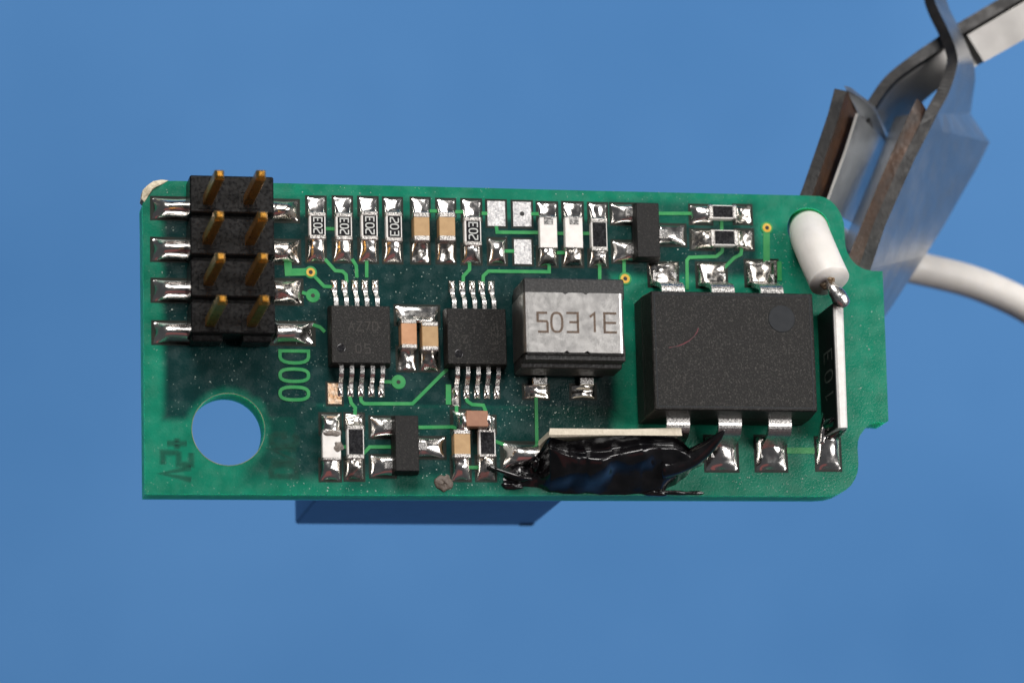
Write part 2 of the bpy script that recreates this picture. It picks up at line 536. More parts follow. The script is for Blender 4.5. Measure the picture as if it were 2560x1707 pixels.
# ------------------------------------------------------------------ the setting: blue paper far below
pm = MB()
NP = 40
pm.grid(lambda u, v: ((u - .5) * 1500, (v - .5) * 1500, 1.2 * nz(u * 8, v * 8, 1, 3)), NP, NP)
paper = pm.build('ground', 'paper', None, (0, 0, 0), True)
paper['kind'] = 'structure'
paper['label'] = 'plain blue paper backdrop far behind the board'

# ------------------------------------------------------------------ circuit board
board = empty('circuit_board', (0, 0, 0), 'small green circuit board with a pin header, black chips and shiny solder joints', 'circuit board')
THICK = 1.6


def arc(cx, cy, r, a0, a1, k):
    return [(cx + r * math.cos(math.radians(a0 + (a1 - a0) * i / k)), cy + r * math.sin(math.radians(a0 + (a1 - a0) * i / k))) for i in range(k + 1)]


outline_px = [(363, 1234), (360, 900), (357, 560), (356, 512), (364, 492), (362, 480), (378, 470), (388, 461), (412, 453), (440, 452.5), (1000, 465),
              (1500, 477.5), (2010, 489), (2049, 490.5), (2064, 495), (2075, 501), (2087, 512), (2096, 524), (2104, 540), (2109.5, 557), (2112, 588), (2113.5, 614),
              (2117, 628), (2123, 640), (2131, 652), (2141, 662), (2152, 669), (2164, 674), (2182, 677.5), (2206.5, 678), (2214, 860), (2221, 1052), (2212, 1057),
              (2196, 1055), (2183, 1056), (2172, 1062), (2160, 1074), (2150, 1088), (2145, 1102), (2144, 1120), (2146, 1160), (2144, 1180), (2138, 1196), (2128, 1212), (2115, 1224),
              (2098, 1233), (2078, 1238), (2050, 1239.5), (1500, 1238), (900, 1236.5)]
outer = [U(*p).xy for p in outline_px]
hole_c = U(571, 1073)
mount_hole = [(hole_c.x + 1.73 * math.cos(2 * math.pi * i / 56), hole_c.y + 1.73 * math.sin(2 * math.pi * i / 56)) for i in range(56)]
wire_c = U(2022, 573)
wire_hole = [(wire_c.x + 1.09 * math.cos(2 * math.pi * i / 36), wire_c.y + 1.09 * math.sin(2 * math.pi * i / 36)) for i in range(36)]
loops = [[Vector(p) for p in outer], [Vector(p) for p in mount_hole], [Vector(p) for p in wire_hole]]


def inside(p, poly):
    r = False
    for i in range(len(poly)):
        a, b = poly[i - 1], poly[i]
        if (a.y > p.y) != (b.y > p.y) and p.x < (b.x - a.x) * (p.y - a.y) / (b.y - a.y) + a.x:
            r = not r
    return r


av, ae = [], []
for lp in loops:
    o = len(av)
    av += lp
    ae += [(o + i, o + (i + 1) % len(lp)) for i in range(len(lp))]
cv, ce, cf, *_ = geometry.delaunay_2d_cdt(av, ae, [], 0, 1e-7)
sub = MB()
tris = []
for t in cf:
    c = sum((cv[i] for i in t), Vector((0, 0))) / len(t)
    if inside(c, loops[0]) and not any(inside(c, h) for h in loops[1:]):
        a, b, d = (cv[i] for i in t[:3])
        tris.append(tuple(t) if (b - a).cross(d - a) > 0 else tuple(reversed(t)))
CH = 0.05
sub.add([(p.x, p.y, 0) for p in cv], tris, 0)
sub.add([(p.x, p.y, -THICK) for p in cv], [tuple(reversed(t)) for t in tris], 0)
for li, lp in enumerate(loops):
    k = len(lp)
    vs = [(p.x, p.y, 0) for p in lp] + [(p.x, p.y, -THICK) for p in lp]
    area2 = sum(lp[i - 1].cross(lp[i]) for i in range(k))
    ccw = area2 > 0
    fs = []
    for i in range(k):
        j = (i + 1) % k
        q = (i, k + i, k + j, j)
        if (ccw and li == 0) or (not ccw and li > 0):
            q = tuple(reversed(q))
        # outward normals: solid lies left of a ccw outer loop
        fs.append(q)
    sub.add(vs, fs, 1)
substrate = sub.build('substrate', ['board', 'edge'], board, (0, 0, 0))


def disc(mb, c, r0, r1, z, seg=24):
    """ring (r0 > 0) or disc at height z with a rounded lip down to the board"""
    rs = [(r0, z)] if r0 else [(0.001, z)]
    rs += [(r1 - 0.02, z), (r1, 0.0)]
    vs = [(c[0] + r * math.cos(2 * math.pi * i / seg), c[1] + r * math.sin(2 * math.pi * i / seg), zz) for r, zz in rs for i in range(seg)]
    fs = []
    for k in range(len(rs) - 1):
        for i in range(seg):
            j = (i + 1) % seg
            fs.append((k * seg + i, (k + 1) * seg + i, (k + 1) * seg + j, k * seg + j))
    mb.add(vs, fs)
    return mb


# mounting hole rim, worn corner, smudge
ring = MB()
ribbon(ring, mount_hole, 0.03, 0.0, 0.012, True)
ring.build('hole_rim', 'hole_rim', board)
chip = MB()
cpts = [(357, 500), (360, 478), (372, 466), (386, 456), (406, 452), (424, 454), (412, 462), (394, 470), (382, 480), (372, 496), (364, 508)]
cw = [U(*p) for p in cpts]
cc = sum(cw, Vector()) / len(cw)
vs = [(p.x, p.y, 0.0) for p in cw] + [((p.x + cc.x) / 2, (p.y + cc.y) / 2, 0.06 + 0.05 * nz(i, 3, .8)) for i, p in enumerate(cw)] + [(cc.x, cc.y, .09)]
k = len(cw)
fs = [(i, (i + 1) % k, k + (i + 1) % k, k + i) for i in range(k)] + [(k + i, k + (i + 1) % k, 2 * k) for i in range(k)]
vs += [(p.x, p.y, -0.9) for p in cw]
fs += [(2 * k + 1 + i, 2 * k + 1 + (i + 1) % k, (i + 1) % k, i) for i in range(k)]
# nudged outwards so that the frayed fibres stand proud of the edge
vs = [(v[0] - .06, v[1] + .05, v[2] + .004) for v in vs]
chip.add(vs, [tuple(reversed(f)) for f in fs])
o = chip.build('broken_corner', 'fibre', board)
o['label'] = 'frayed beige glass fibre at the broken board corner'


def lump(name, px, py, rx, ry, h, material, parent, seed=1, base=0.0, wob=0.25):
    c = U(px, py, base)
    mb = MB()
    rings, seg = 7, 22
    vs = []
    for i in range(rings + 1):
        a = (math.pi / 2) * i / rings
        for k in range(seg):
            w = 2 * math.pi * k / seg
            q = 1 + wob * nz(math.cos(w) * 1.4, math.sin(w) * 1.4, 1, seed)
            vs.append((c.x + rx / 52 * math.cos(a) * math.cos(w) * q, c.y + ry / 52 * math.cos(a) * math.sin(w) * q,
                       base + h * math.sin(a) * (1 + wob * nz(k * .5, i * .6, 1, seed + 2))))
    fs = [(i * seg + k, i * seg + (k + 1) % seg, (i + 1) * seg + (k + 1) % seg, (i + 1) * seg + k) for i in range(rings) for k in range(seg)]
    mb.add(vs, fs)
    return mb.build(name, material, parent, None, True)


o = lump('flux_smudge', 1110, 1206, 20, 23, 0.14, 'smudge', board, 4, 0.0, 0.5)
o['label'] = 'brown lump of burnt flux beside the board edge'

# ------------------------------------------------------------------ traces and vias
TW = 0.165


def trace(pts, w=TW, h=0.03):
    mb = MB()
    ribbon(mb, [U(*p).xy for p in pts], w, 0.0, h)
    return mb.build('trace', 'trace', board)


for pts in (
    [(812, 648), (838, 677), (856, 678.5), (865, 687), (866.5, 706)],
    [(880, 648), (890.5, 665), (892, 694)],
    [(916.5, 652), (916.5, 694)],
    [(787, 692), (810, 716), (836, 718)],
    [(1173.7, 656), (1173.7, 674), (1158, 691), (1157.6, 712)],
    [(1207, 712), (1208, 690), (1221, 678), (1372.6, 680), (1372.6, 660)],
    [(1240, 562), (1242.5, 581), (1352, 582)],
    [(1390, 584), (1416, 584)],
    [(1454, 584), (1480, 584)],
    [(1499, 660), (1499, 704)],
    [(1560, 652), (1560, 684)],
    [(1645, 534), (1728, 534)],
    [(1804, 548), (1804, 576)],
    [(1807, 617), (1804.5, 630), (1790, 641.6), (1723, 643.7), (1717, 651), (1718, 724)],
    [(1854, 622), (1852, 636), (1835, 645), (1808, 672)],
    [(874, 990), (878, 1007.5), (888, 1019), (887, 1040)],
    [(901, 988), (903, 1003), (910, 1009), (1031, 1009), (1105, 935), (1116, 926), (1116, 900)],
    [(958, 954), (982, 955)],
    [(1046, 1068), (1140, 1067)],
    [(848, 1117), (870, 1117)],
    [(906, 1136), (924, 1117), (980, 1117)],
    [(1340, 985), (1342, 1110)],
    [(1263, 628), (1290, 628)],
    [(1204, 534), (1218, 534)],
    [(1324, 535), (1350, 535)],
    [(1074, 528), (1092, 528)],
    [(1138, 530), (1160, 530)],
    [(1392, 632), (1412, 632)],
    [(812, 572), (842, 573)],
    [(1168, 1168), (1200, 1168)],
    [(1236, 1102), (1262, 1112)],
    [(782, 812), (800, 818), (812, 830)],
    [(755, 731), (770, 736)],
    [(1141, 1010), (1141, 1034)],
    [(1164, 990), (1168, 1003), (1180, 1011), (1208, 1013), (1214, 1028)],
):
    trace(pts)
trace([(719, 655), (721, 681), (764, 680)], 0.36)
trace([(1916, 578), (1916, 654)], 0.33)
trace([(1948, 654), (1949, 702)], 0.22)
trace([(1967, 1126), (2036, 1126)], 0.30)
trace([(1121, 961), (1121, 1011)], 0.26)


def via(px, py, r_px, gold=True):
    c = U(px, py)
    mb = MB()
    disc(mb, c, 0.09, r_px / 52, 0.036)
    o = mb.build('via', 'trace' if not gold else 'trace', board, None, False)
    if gold:
        g = MB(); disc(g, c, 0.10, r_px / 52 * 0.76, 0.046)
        ORGo = g.build('gold_ring', 'gold_ring', o)
    hmb = MB(); disc(hmb, c, 0, 0.115, 0.052 if gold else 0.044, 16)
    hmb.build('hole_shade_disc', 'hole_shade', o)
    return o


via(776.5, 681, 16); via(782, 739, 18, False); via(1562.6, 697, 17); via(1917, 570, 16.5); via(996, 955, 18.5, False)

# lettering in copper: D 0 0, read down the board
for ch, y0, y1 in (('D', 874, 911), ('0', 919, 957), ('0', 964, 1003)):
    a, b = U(771, y0 + 4), U(700, y1 - 4)
    mb = MB()
    glyph_mesh(mb, ch, (b.x, a.y, 0), (0, -1, 0), (1, 0, 0), abs(a.y - b.y), abs(a.x - b.x), 0.16, 0.032, (0, 0, 1))
    mb.build('copper_letter', 'trace', board)

# copper lettering on the rear that shows through the laminate, mirrored: +5V and GND
for txt, xl, xr, ytop, ch_h in (('+5V', 407, 478, 1090, 37), ('GND', 678, 742, 1082, 37)):
    for i, ch in enumerate(txt):
        y0 = ytop + i * ch_h * 1.02 + 3
        a, b = U(xl, y0), U(xr, y0 + ch_h * 0.82)
        mb = MB()
        for q, wd in enumerate((0.34, 0.24, 0.15)):      # blurred by the laminate above it
            glyph_mesh(mb, ch, (a.x, b.y, 0.0015 * q), (0, 1, 0), (1, 0, 0), abs(a.y - b.y), abs(a.x - b.x), wd, 0.003, (0, 0, 1))
        mb.build('rear_letter', 'rear_print', board)


# ------------------------------------------------------------------ solder
def smooth01(t):
    t = max(0, min(1, t))
    return t * t * (3 - 2 * t)


def solder_mesh(x0, y0, x1, y1, hf, concave=0.07, nu=14, nv=14, seed=0.0, lumpy=0.05):
    """solder on a pixel rectangle; hf(u, v) height in mm, u to the right, v up"""
    xa, ya, xb, yb = rect(x0, y0, x1, y1)
    mb = MB()
    cx, cy, hx, hy = (xa + xb) / 2, (ya + yb) / 2, (xb - xa) / 2, (yb - ya) / 2

    def fn(u, v):
        a, b = 2 * u - 1, 2 * v - 1
        x = cx + hx * a * (1 - concave * (1 - b * b) * abs(a) ** 3)
        y = cy + hy * b * (1 - concave * (1 - a * a) * abs(b) ** 3)
        edge = min(1, 6 * min(u, 1 - u, v, 1 - v))
        z = hf(u, v) + edge * lumpy * nz(u * 3, v * 3, 1, seed)
        if edge == 0:
            z = 0.0
        return (x, y, max(z, 0.0))
    mb.grid(fn, nu, nv)
    return mb


def pad_moat(x0, y0, x1, y1, parent, g=4):
    """dark ring of bare laminate in the solder-mask opening"""
    xa, ya, xb, yb = rect(x0 - g, y0 - g, x1 + g, y1 + g)
    mb = MB()
    mb.box(xa, ya, 0.0, xb, yb, 0.006, 0.002)
    return mb.build('pad', 'mask_dark', parent)


def side(v):                         # cross profile 0..1..0
    return max(0.0, math.sin(math.pi * min(1, max(0, v)))) ** 0.45


def fillet(direction, h1, h0=0.05, power=1.8):
    """rises from a thin outer edge up against a terminal that lies in `direction`"""
    def hf(u, v):
        t, s = {'up': (v, u), 'down': (1 - v, u), 'right': (u, v), 'left': (1 - u, v)}[direction]
        return (h0 + (h1 - h0) * t ** power) * side(s) if t > 0 else 0
    return hf


def bulge(direction, h1, peak=0.62):
    """fat convex joint, highest near the terminal"""
    def hf(u, v):
        t, s = {'up': (v, u), 'down': (1 - v, u), 'right': (u, v), 'left': (1 - u, v)}[direction]
        return h1 * math.sin(min(1, t / peak) * math.pi / 2) ** 0.8 * side(s)
    return hf


def barrel(h1):
    """rounded across, running up under a lead at the top"""
    return lambda u, v: h1 * max(0, math.sin(math.pi * u)) ** 0.7 * (0.30 + 0.70 * v) * min(1, 7 * v)


def dome(h1, p=0.5):
    return lambda u, v: h1 * max(0, math.sin(math.pi * u) * math.sin(math.pi * v)) ** p


def joint(x0, y0, x1, y1, hf, parent, material='solder', concave=0.07, lumpy=0.05, name='solder_joint', seed=None, moat=True):
    if moat:
        pad_moat(x0, y0, x1, y1, parent)
    mb = solder_mesh(x0, y0, x1, y1, hf, concave, seed=random.random() * 50 if seed is None else seed, lumpy=lumpy)
    return mb.build(name, material, parent, None, True)


# bare and lightly tinned pads
def flat_pad(x0, y0, x1, y1, material='tin', h=0.035):
    mo = pad_moat(x0, y0, x1, y1, board, 5)
    xa, ya, xb, yb = rect(x0, y0, x1, y1)
    mb = MB(); mb.box(xa, ya, 0.0, xb, yb, h, 0.012)
    return mb.build('pad_face', material, mo)


flat_pad(1218, 503, 1263, 566)
p = flat_pad(1282, 505, 1328, 567)
c = U(1305, 535)
hm = MB(); disc(hm, c, 0, 0.13, 0.05, 16); hm.build('hole_shade_disc', 'hole_shade', p.parent)
flat_pad(1285, 599, 1329, 661)
joint(1221, 597, 1265, 661, dome(0.34, 0.6), board, concave=0.12, name='solder_dome')
flat_pad(819, 958, 854, 1010, 'copper')
flat_pad(1129, 972, 1147, 1014, 'solder_dull')
flat_pad(1913, 652, 1942, 690, 'solder_dull')


# ------------------------------------------------------------------ two-terminal chips
def two_terminal(kind, x0, y0, x1, y1, pad0, pad1, vertical=True, body='ceramic', top=None, text=None, flip=False, h=0.46,
                 cap=12, j0=('fillet', 0.40), j1=('bulge', 0.42), dull1=False, dull0=False, label=None, coat_inset=5, pad_w=None):
    """body px box at its top height; pad0/pad1 px ends of the solder pads beyond the body (top/left, bottom/right)"""
    xa, ya, xb, yb = rect(x0, y0, x1, y1, h)
    mb = MB()
    mb.box(xa, ya, 0.04, xb, yb, h, 0.03)
    o = mb.build(kind, body, board)
    cm = cap / 52
    e = 0.018
    for k in (0, 1):
        t = MB()
        if vertical:
            q = (xa - e, yb - cm, xb + e, yb + e) if k == 0 else (xa - e, ya - e, xb + e, ya + cm)
        else:
            q = (xa - e, ya - e, xa + cm, yb + e) if k == 0 else (xb - cm, ya - e, xb + e, yb + e)
        t.box(q[0], q[1], 0.03, q[2], q[3], h + 0.018, 0.05)
        t.build('terminal', 'terminal', o)
    if top:
        s = coat_inset / 52
        t = MB()
        if vertical:
            t.box(xa + s, ya + cm - .02, h, xb - s * 0.6, yb - cm + .02, h + 0.026, 0.012)
        else:
            t.box(xa + cm - .02, ya + s, h, xb - cm + .02, yb - s * 0.6, h + 0.026, 0.012)
        co = t.build('coating', top, o)
        if text:
            ln = (yb - ya - 2 * cm) * 0.86
            gw, gh = ln / (len(text) + 0.35 * (len(text) - 1)), (xb - xa) * 0.50
            tm = MB()
            cx, cy = (xa + xb) / 2 + s * 0.2, (ya + yb) / 2
            for i, ch in enumerate(text):
                d = -ln / 2 + i * gw * 1.35
                if not flip:
                    glyph_mesh(tm, ch, (cx + gh / 2, cy + d, h + 0.027), (0, 1, 0), (-1, 0, 0), gw, gh, 0.058, 0.006, (0, 0, 1))
                else:
                    glyph_mesh(tm, ch, (cx - gh / 2, cy - d, h + 0.027), (0, -1, 0), (1, 0, 0), gw, gh, 0.058, 0.006, (0, 0, 1))
            tm.build('marking', 'ink', o)
    # solder: the pad starts under the terminal
    over = 7
    for k, (jt, pd, dull) in enumerate(((j0, pad0, dull0), (j1, pad1, dull1))):
        if jt is None: continue
        if vertical:
            px0, px1 = pad_w if pad_w else (x0 - 6, x1 - 1)
            r = (px0, pd, px1, y0 + over + 4) if k == 0 else (px0, y1 - over + 4, px1, pd)
            d = 'down' if k == 0 else 'up'
        else:
            py0, py1 = pad_w if pad_w else (y0 + 2, y1 + 10)
            r = (pd, py0, x0 + over, py1) if k == 0 else (x1 - over, py0, pd, py1)
            d = 'right' if k == 0 else 'left'
        hf = fillet(d, jt[1]) if jt[0] == 'fillet' else bulge(d, jt[1])
        joint(*r, hf, o, 'solder_dull' if dull else 'solder', lumpy=0.10 if dull else 0.05)
    if label: o['label'] = label
    return o


for i, (x0, y0, x1, y1, pd0, pd1, fl) in enumerate(((773, 530, 814, 598, 493, 655, False), (839.5, 532, 880, 600, 493, 655, False), (903, 528, 944, 600, 494, 656, False),
                                                    (965, 530, 1005, 604, 496, 657, True), (1161, 542, 1203, 614, 500, 660, False))):
    two_terminal('resistor', x0, y0, x1, y1, pd0, pd1, True, 'ceramic', 'coat', '203', fl, label='black chip resistor marked 203 in grey')
for x0, x1, a in ((1034.6, 1074, 496), (1098, 1138, 499)):
    two_terminal('capacitor', x0, 530, x1, 602, a, 658, True, 'tan', h=0.72, cap=15, j0=('fillet', 0.32), j1=('fillet', 0.36), dull1=True)
for x0, x1, dull in ((1349.6, 1393, False), (1413, 1457, True)):
    o = two_terminal('resistor', x0, 541, x1, 621, 507, 666, True, 'ceramic', None, h=0.48, cap=5, j1=('bulge', 0.46), dull1=dull,
                     label='chip resistor soldered upside down with plain white ceramic up')
    a, b, c2, d2 = rect((x0 + x1) / 2 - 11, 541, (x0 + x1) / 2 + 12, 561, 0.5)
    t = MB(); t.box(a, b, .47, c2, d2, .505, .01); t.build('terminal', 'lead', o)
two_terminal('resistor', 1478, 545, 1518, 628, 509, 667, True, 'ceramic', 'coat', None, h=0.48, cap=13, coat_inset=4, label='unmarked black chip resistor in the upper row')
two_terminal('resistor', 1772, 513, 1842, 547, 1725, 1878, False, 'ceramic', 'coat', None, h=0.48, cap=12, coat_inset=4, j0=('bulge', .40), j1=('fillet', .44), dull1=True, pad_w=(514, 560))
two_terminal('resistor', 1777, 575, 1846, 614, 1727, 1882, False, 'ceramic', 'coat', None, h=0.48, cap=12, coat_inset=4, j0=('bulge', .44), j1=('fillet', .44), dull0=True, dull1=True, pad_w=(575, 624))

# the pair of capacitors between the two small chips
two_terminal('capacitor', 1003, 797, 1042, 871, 873, 927, True, 'orange', h=0.8, cap=13, j0=None, j1=('fillet', .42), dull1=True, pad_w=(993, 1039), label='orange chip capacitor between the two small chips')
two_terminal('capacitor', 1055, 804, 1096, 876, 873, 927, True, 'tan', h=0.8, cap=13, j0=None, j1=('bulge', .42), dull1=True, pad_w=(1049, 1097), label='tan chip capacitor between the two small chips')
joint(988, 765, 1097, 812, fillet('down', 0.72, 0.08, 1.5), board, concave=0.05, name='shared_solder_joint')

# bottom row
o = two_terminal('resistor', 806, 1074, 852, 1150, 1034, 1201, True, 'ceramic', None, h=0.48, cap=9, j0=('bulge', .46), j1=('bulge', .44),
                 label='white ceramic chip with a dark burn on its side')
lump('burn_mark', 846, 1116, 14, 13, 0.03, 'scorch', o, 9, 0.475, 0.5)
lump('burn_mark', 832, 1083, 20, 8, 0.06, 'scorch', o, 11, 0.475, 0.4)
two_terminal('resistor', 868, 1062, 910, 1146, 1034, 1200, True, 'ceramic', 'coat', None, h=0.48, cap=12, coat_inset=4, j0=('fillet', .42), j1=('bulge', .44), dull0=True, dull1=True,
             label='unmarked black chip resistor with lumpy solder in the lower row')
two_terminal('capacitor', 1135, 1074, 1176, 1144, 1026, 1201, True, 'tan', h=0.72, cap=12, j0=('bulge', .80), j1=('bulge', .46), label='tan chip capacitor standing under a tilted brown one')
two_terminal('resistor', 1197, 1072, 1239, 1142, 1040, 1201, True, 'ceramic', 'coat', None, h=0.48, cap=9, coat_inset=5, j0=('fillet', .44), j1=('bulge', .44), dull1=True,
             label='black chip resistor beside the black paint')
# brown capacitor lying across the two joints
xa, ya, xb, yb = rect(1166, 1026, 1220, 1066, 1.0)
mb = MB(); mb.box(xa, ya, 0.42, xb, yb, 1.0, 0.03)
o = mb.build('capacitor', 'brown', board)
o['label'] = 'brown chip capacitor bridging two solder joints'
for px0, px1, sd in ((1150, 1172, 1), (1211, 1236, 2)):
    xa2, _, xb2, _ = rect(px0, 1026, px1, 1066, 1.0)
    mb = MB()
    seg, rg = 18, 9
    vs = []
    for i in range(rg + 1):
        a = math.pi / 2 * i / rg
        for k in range(seg):
            w = 2 * math.pi * k / seg
            vs.append(((xa2 + xb2) / 2 + (xb2 - xa2) * 0.54 * math.cos(a) ** .7 * math.cos(w), (ya + yb) / 2 - .06 + (yb - ya) * 0.62 * math.cos(a) ** .7 * math.sin(w),
                       0.05 + 0.98 * math.sin(a) + 0.05 * nz(k * .5, i * .7, 1, sd)))
    fs = [(i * seg + k, i * seg + (k + 1) % seg, (i + 1) * seg + (k + 1) % seg, (i + 1) * seg + k) for i in range(rg) for k in range(seg)]
    mb.add(vs, fs)
    mb.build('solder_joint', 'solder', o, None, True)


# ------------------------------------------------------------------ leaded packages
def gull_lead(x, w, y_body, sgn, z_body, reach, foot, thick, parent, material='lead', foot_z=0.06):
    """lead centred at board x, leaving the body at y_body in direction sgn (+1 up)"""
    prof = [(-0.15, z_body), (reach * 0.30, z_body), (reach * 0.55, z_body - (z_body - foot_z) * 0.12), (reach * 0.78, z_body - (z_body - foot_z) * 0.55),
            (reach * 0.95, foot_z + (z_body - foot_z) * 0.12), (reach * 1.15, foot_z), (reach + foot, foot_z)]
    prof = [(p.x, p.y) for p in catmull([(a, b, 0) for a, b in prof], 4)]
    mb = MB()
    vs, fs = [], []
    for i, (d, z) in enumerate(prof):
        a = prof[max(i - 1, 0)]; b = prof[min(i + 1, len(prof) - 1)]
        t = Vector((b[0] - a[0], b[1] - a[1])).normalized()
        nn = Vector((-t.y, t.x)) * thick
        for s in (-1, 1):
            vs.append((x + s * w / 2, y_body + sgn * (d + nn.x), z + nn.y))
        for s in (-1, 1):
            vs.append((x + s * w / 2, y_body + sgn * d, z))
    for i in range(len(prof) - 1):
        a, b = 4 * i, 4 * i + 4
        fs += [(a, a + 1, b + 1, b), (a + 2, b + 2, b + 3, a + 3), (a, b, b + 2, a + 2), (a + 1, a + 3, b + 3, b + 1)]
    e = 4 * (len(prof) - 1)
    fs += [(0, 2, 3, 1), (e, e + 1, e + 3, e + 2)]
    if sgn < 0:
        fs = [tuple(reversed(f)) for f in fs]
    mb.add(vs, [tuple(reversed(f)) for f in fs])
    return mb.build('leg', material, parent)


def small_chip(x0, y0, x1, y1, legs_top, legs_bot, ytop, ybot, label, dot, marks):
    h = 0.98
    xa, ya, xb, yb = rect(x0, y0, x1, y1, h)
    mb = MB()
    mb.box(xa - .05, ya - .05, 0.12, xb + .05, yb + .05, 0.56, 0.03)
    mb.box(xa - .05, ya - .05, 0.54, xb + .05, yb + .05, h, 0.03, 0.06)
    o = mb.build('chip', 'epoxy', board)
    o['label'] = label
    for px, s in [(q, 1) for q in legs_top] + [(q, -1) for q in legs_bot]:
        yb_ = yb + .04 if s > 0 else ya - .04
        pe = U(px, ytop if s > 0 else ybot, 0.05)
        xx = U(px, y0 - 20 if s > 0 else y1 + 30, 0.3).x
        tot = abs(pe.y - yb_)
        lg = gull_lead(xx, 0.20, yb_, s, 0.50, tot * 0.55, tot * 0.22, 0.11, o)
        # wetted solder at the toe
        cx, cy = xx, yb_ + s * tot * 0.86
        jm = MB()
        lx, ly = 0.15, tot * 0.20

        def fn(u, v, cx=cx, cy=cy, lx=lx, ly=ly):
            return (cx + (2 * u - 1) * lx, cy + (2 * v - 1) * ly, 0.17 * (math.sin(math.pi * u) * math.sin(math.pi * v)) ** 0.6 if 0 < u < 1 and 0 < v < 1 else 0)
        jm.grid(fn, 8, 10)
        jm.build('solder_joint', 'solder', o, None, True)
        pm_ = MB(); pm_.box(cx - .17, cy - ly - .02, 0, cx + .17, cy + ly + .1 * 0 + .02, .007, .002)
        pm_.build('pad', 'mask_dark', o)
    d = U(*dot, h)
    dm = MB(); disc(dm, (0, 0), 0, 0.20, 0.006, 20)
    dm.v = [Vector((p.x + d.x, p.y + d.y, h + p.z + 0.001)) for p in dm.v]
    dm.build('pin_one_dot', 'coat', o)
    mk = MB()
    for ch, px, py, rot, sz in marks:
        c = U(px, py, h)
        w_, hh = sz * 0.6, sz
        if rot:
            glyph_mesh(mk, ch, (c.x, c.y, h), (0, 1, 0), (-1, 0, 0), w_, hh, 0.055, 0.004, (0, 0, 1))
        else:
            glyph_mesh(mk, ch, (c.x, c.y, h), (1, 0, 0), (0, 1, 0), w_, hh, 0.055, 0.004, (0, 0, 1))
    mk.build('marking', 'ink_chip', o)
    return o


small_chip(828, 764, 976, 908, (838, 864, 890, 915, 941), (852, 878, 904, 930, 955), 704, 988,
           'small black ten-legged chip beside the pin header', (853, 870),
           [('A', 872, 826, 0, .42), ('Z', 892, 826, 0, .42), ('7', 912, 826, 0, .42), ('D', 932, 826, 0, .42), ('0', 890, 882, 0, .42), ('5', 912, 882, 0, .42)])
small_chip(1118, 771, 1266, 911, (1133, 1159, 1184, 1208, 1232), (1142, 1168, 1194, 1219, 1244), 706, 992,
           'small black ten-legged chip beside the steel-clipped transformer', (1147, 884),
           [('5', 1244, 826, 1, .30), ('Z', 1244, 843, 1, .30), ('L', 1244, 860, 1, .30), ('A', 1244, 877, 1, .30), ('1', 1180, 832, 0, .3), ('Z', 1158, 856, 0, .34)])


def sot(x0, y0, x1, y1, pads_l, pad_r, label):
    h = 0.98
    xa, ya, xb, yb = rect(x0, y0, x1, y1, h)
    mb = MB()
    mb.box(xa - .06, ya - .06, 0.10, xb + .06, yb + .06, 0.55, 0.02)
    mb.box(xa - .06, ya - .06, 0.53, xb + .06, yb + .06, h, 0.025, 0.07)
    o = mb.build('transistor', 'epoxy_fine', board)
    o['label'] = label
    for r, d in [(q, 'right') for q in pads_l] + [(pad_r, 'left')]:
        q = (r[0], r[1], r[2] + 10, r[3]) if d == 'right' else (r[0] - 14, r[1], r[2], r[3])
        joint(*q, bulge(d, 0.42, 0.8), o, concave=0.10, lumpy=0.06)
        # lead above the joint
        ym = (r[1] + r[3]) / 2 - 4
        if d == 'right':
            a = rect(r[2] - 18, ym - 11, r[2] + 14, ym + 11, 0.4)
        else:
            a = rect(r[0] - 14, ym - 11, r[0] + 18, ym + 11, 0.4)
        lm = MB(); lm.box(a[0], a[1], 0.30, a[2], a[3], 0.46, 0.03)
        lm.build('leg', 'lead', o)
    return o


sot(1592, 507, 1649, 643, [(1527, 510, 1580, 561), (1531, 603, 1582, 656)], (1652, 562, 1713, 614), 'black three-legged transistor by the upper board edge')
sot(988, 1038, 1047, 1177, [(925, 1042, 976, 1094), (926, 1138, 978, 1192)], (1050, 1093, 1112, 1145), 'black three-legged transistor by the lower board edge')

# ------------------------------------------------------------------ large six-legged package
hD = 3.5
xa, ya, xb, yb = rect(1632, 731, 2039, 1025, hD)
mb = MB()
mb.box(xa - .10, ya - .12, 0.35, xb + .06, yb + .10, 1.9, 0.05)
mb.box(xa - .10, ya - .12, 1.88, xb + .06, yb + .10, hD, 0.05, 0.10)
dip = mb.build('chip', 'epoxy', board)
dip['label'] = 'large black rectangular chip with wide bent legs and a round dimple'
rim = MB()
ribbon(rim, [(xa + .16, ya + .14), (xb - .2, ya + .14), (xb - .2, yb - .14), (xa + .16, yb - .14)], 0.05, hD - 0.01, hD + 0.012, True)
rim.build('moulded_rim', 'epoxy_smooth', dip)
c = U(1954, 797, hD)
dm = MB(); disc(dm, (0, 0), 0, 0.66, 0.02, 40)
dm.v = [Vector((p.x + c.x, p.y + c.y, hD + p.z + .002)) for p in dm.v]
dm.build('dimple', 'epoxy_smooth', dip)
rm = MB()
pts = [U(x, y, hD).xy for x, y in ((1672, 869), (1690, 866), (1708, 860), (1724, 851), (1736, 840), (1743, 829), (1746, 820))]
ribbon(rm, pts, 0.042, hD + .001, hD + 0.006)
rm.build('pen_mark', 'red', dip)


def wide_lead(px0, px1, sgn, pad, pj, hf, material='solder'):
    yb_ = (yb + .08) if sgn > 0 else (ya - .10)
    xm = (U(px0, 710 if sgn > 0 else 1060, 1.7).x + U(px1, 710 if sgn > 0 else 1060, 1.7).x) / 2
    gull_lead(xm, 1.14, yb_, sgn, 1.70, 1.0, 0.6, 0.24, dip)
    if pad:
        joint(*pad, hf, dip, material, concave=0.06, lumpy=0.12)


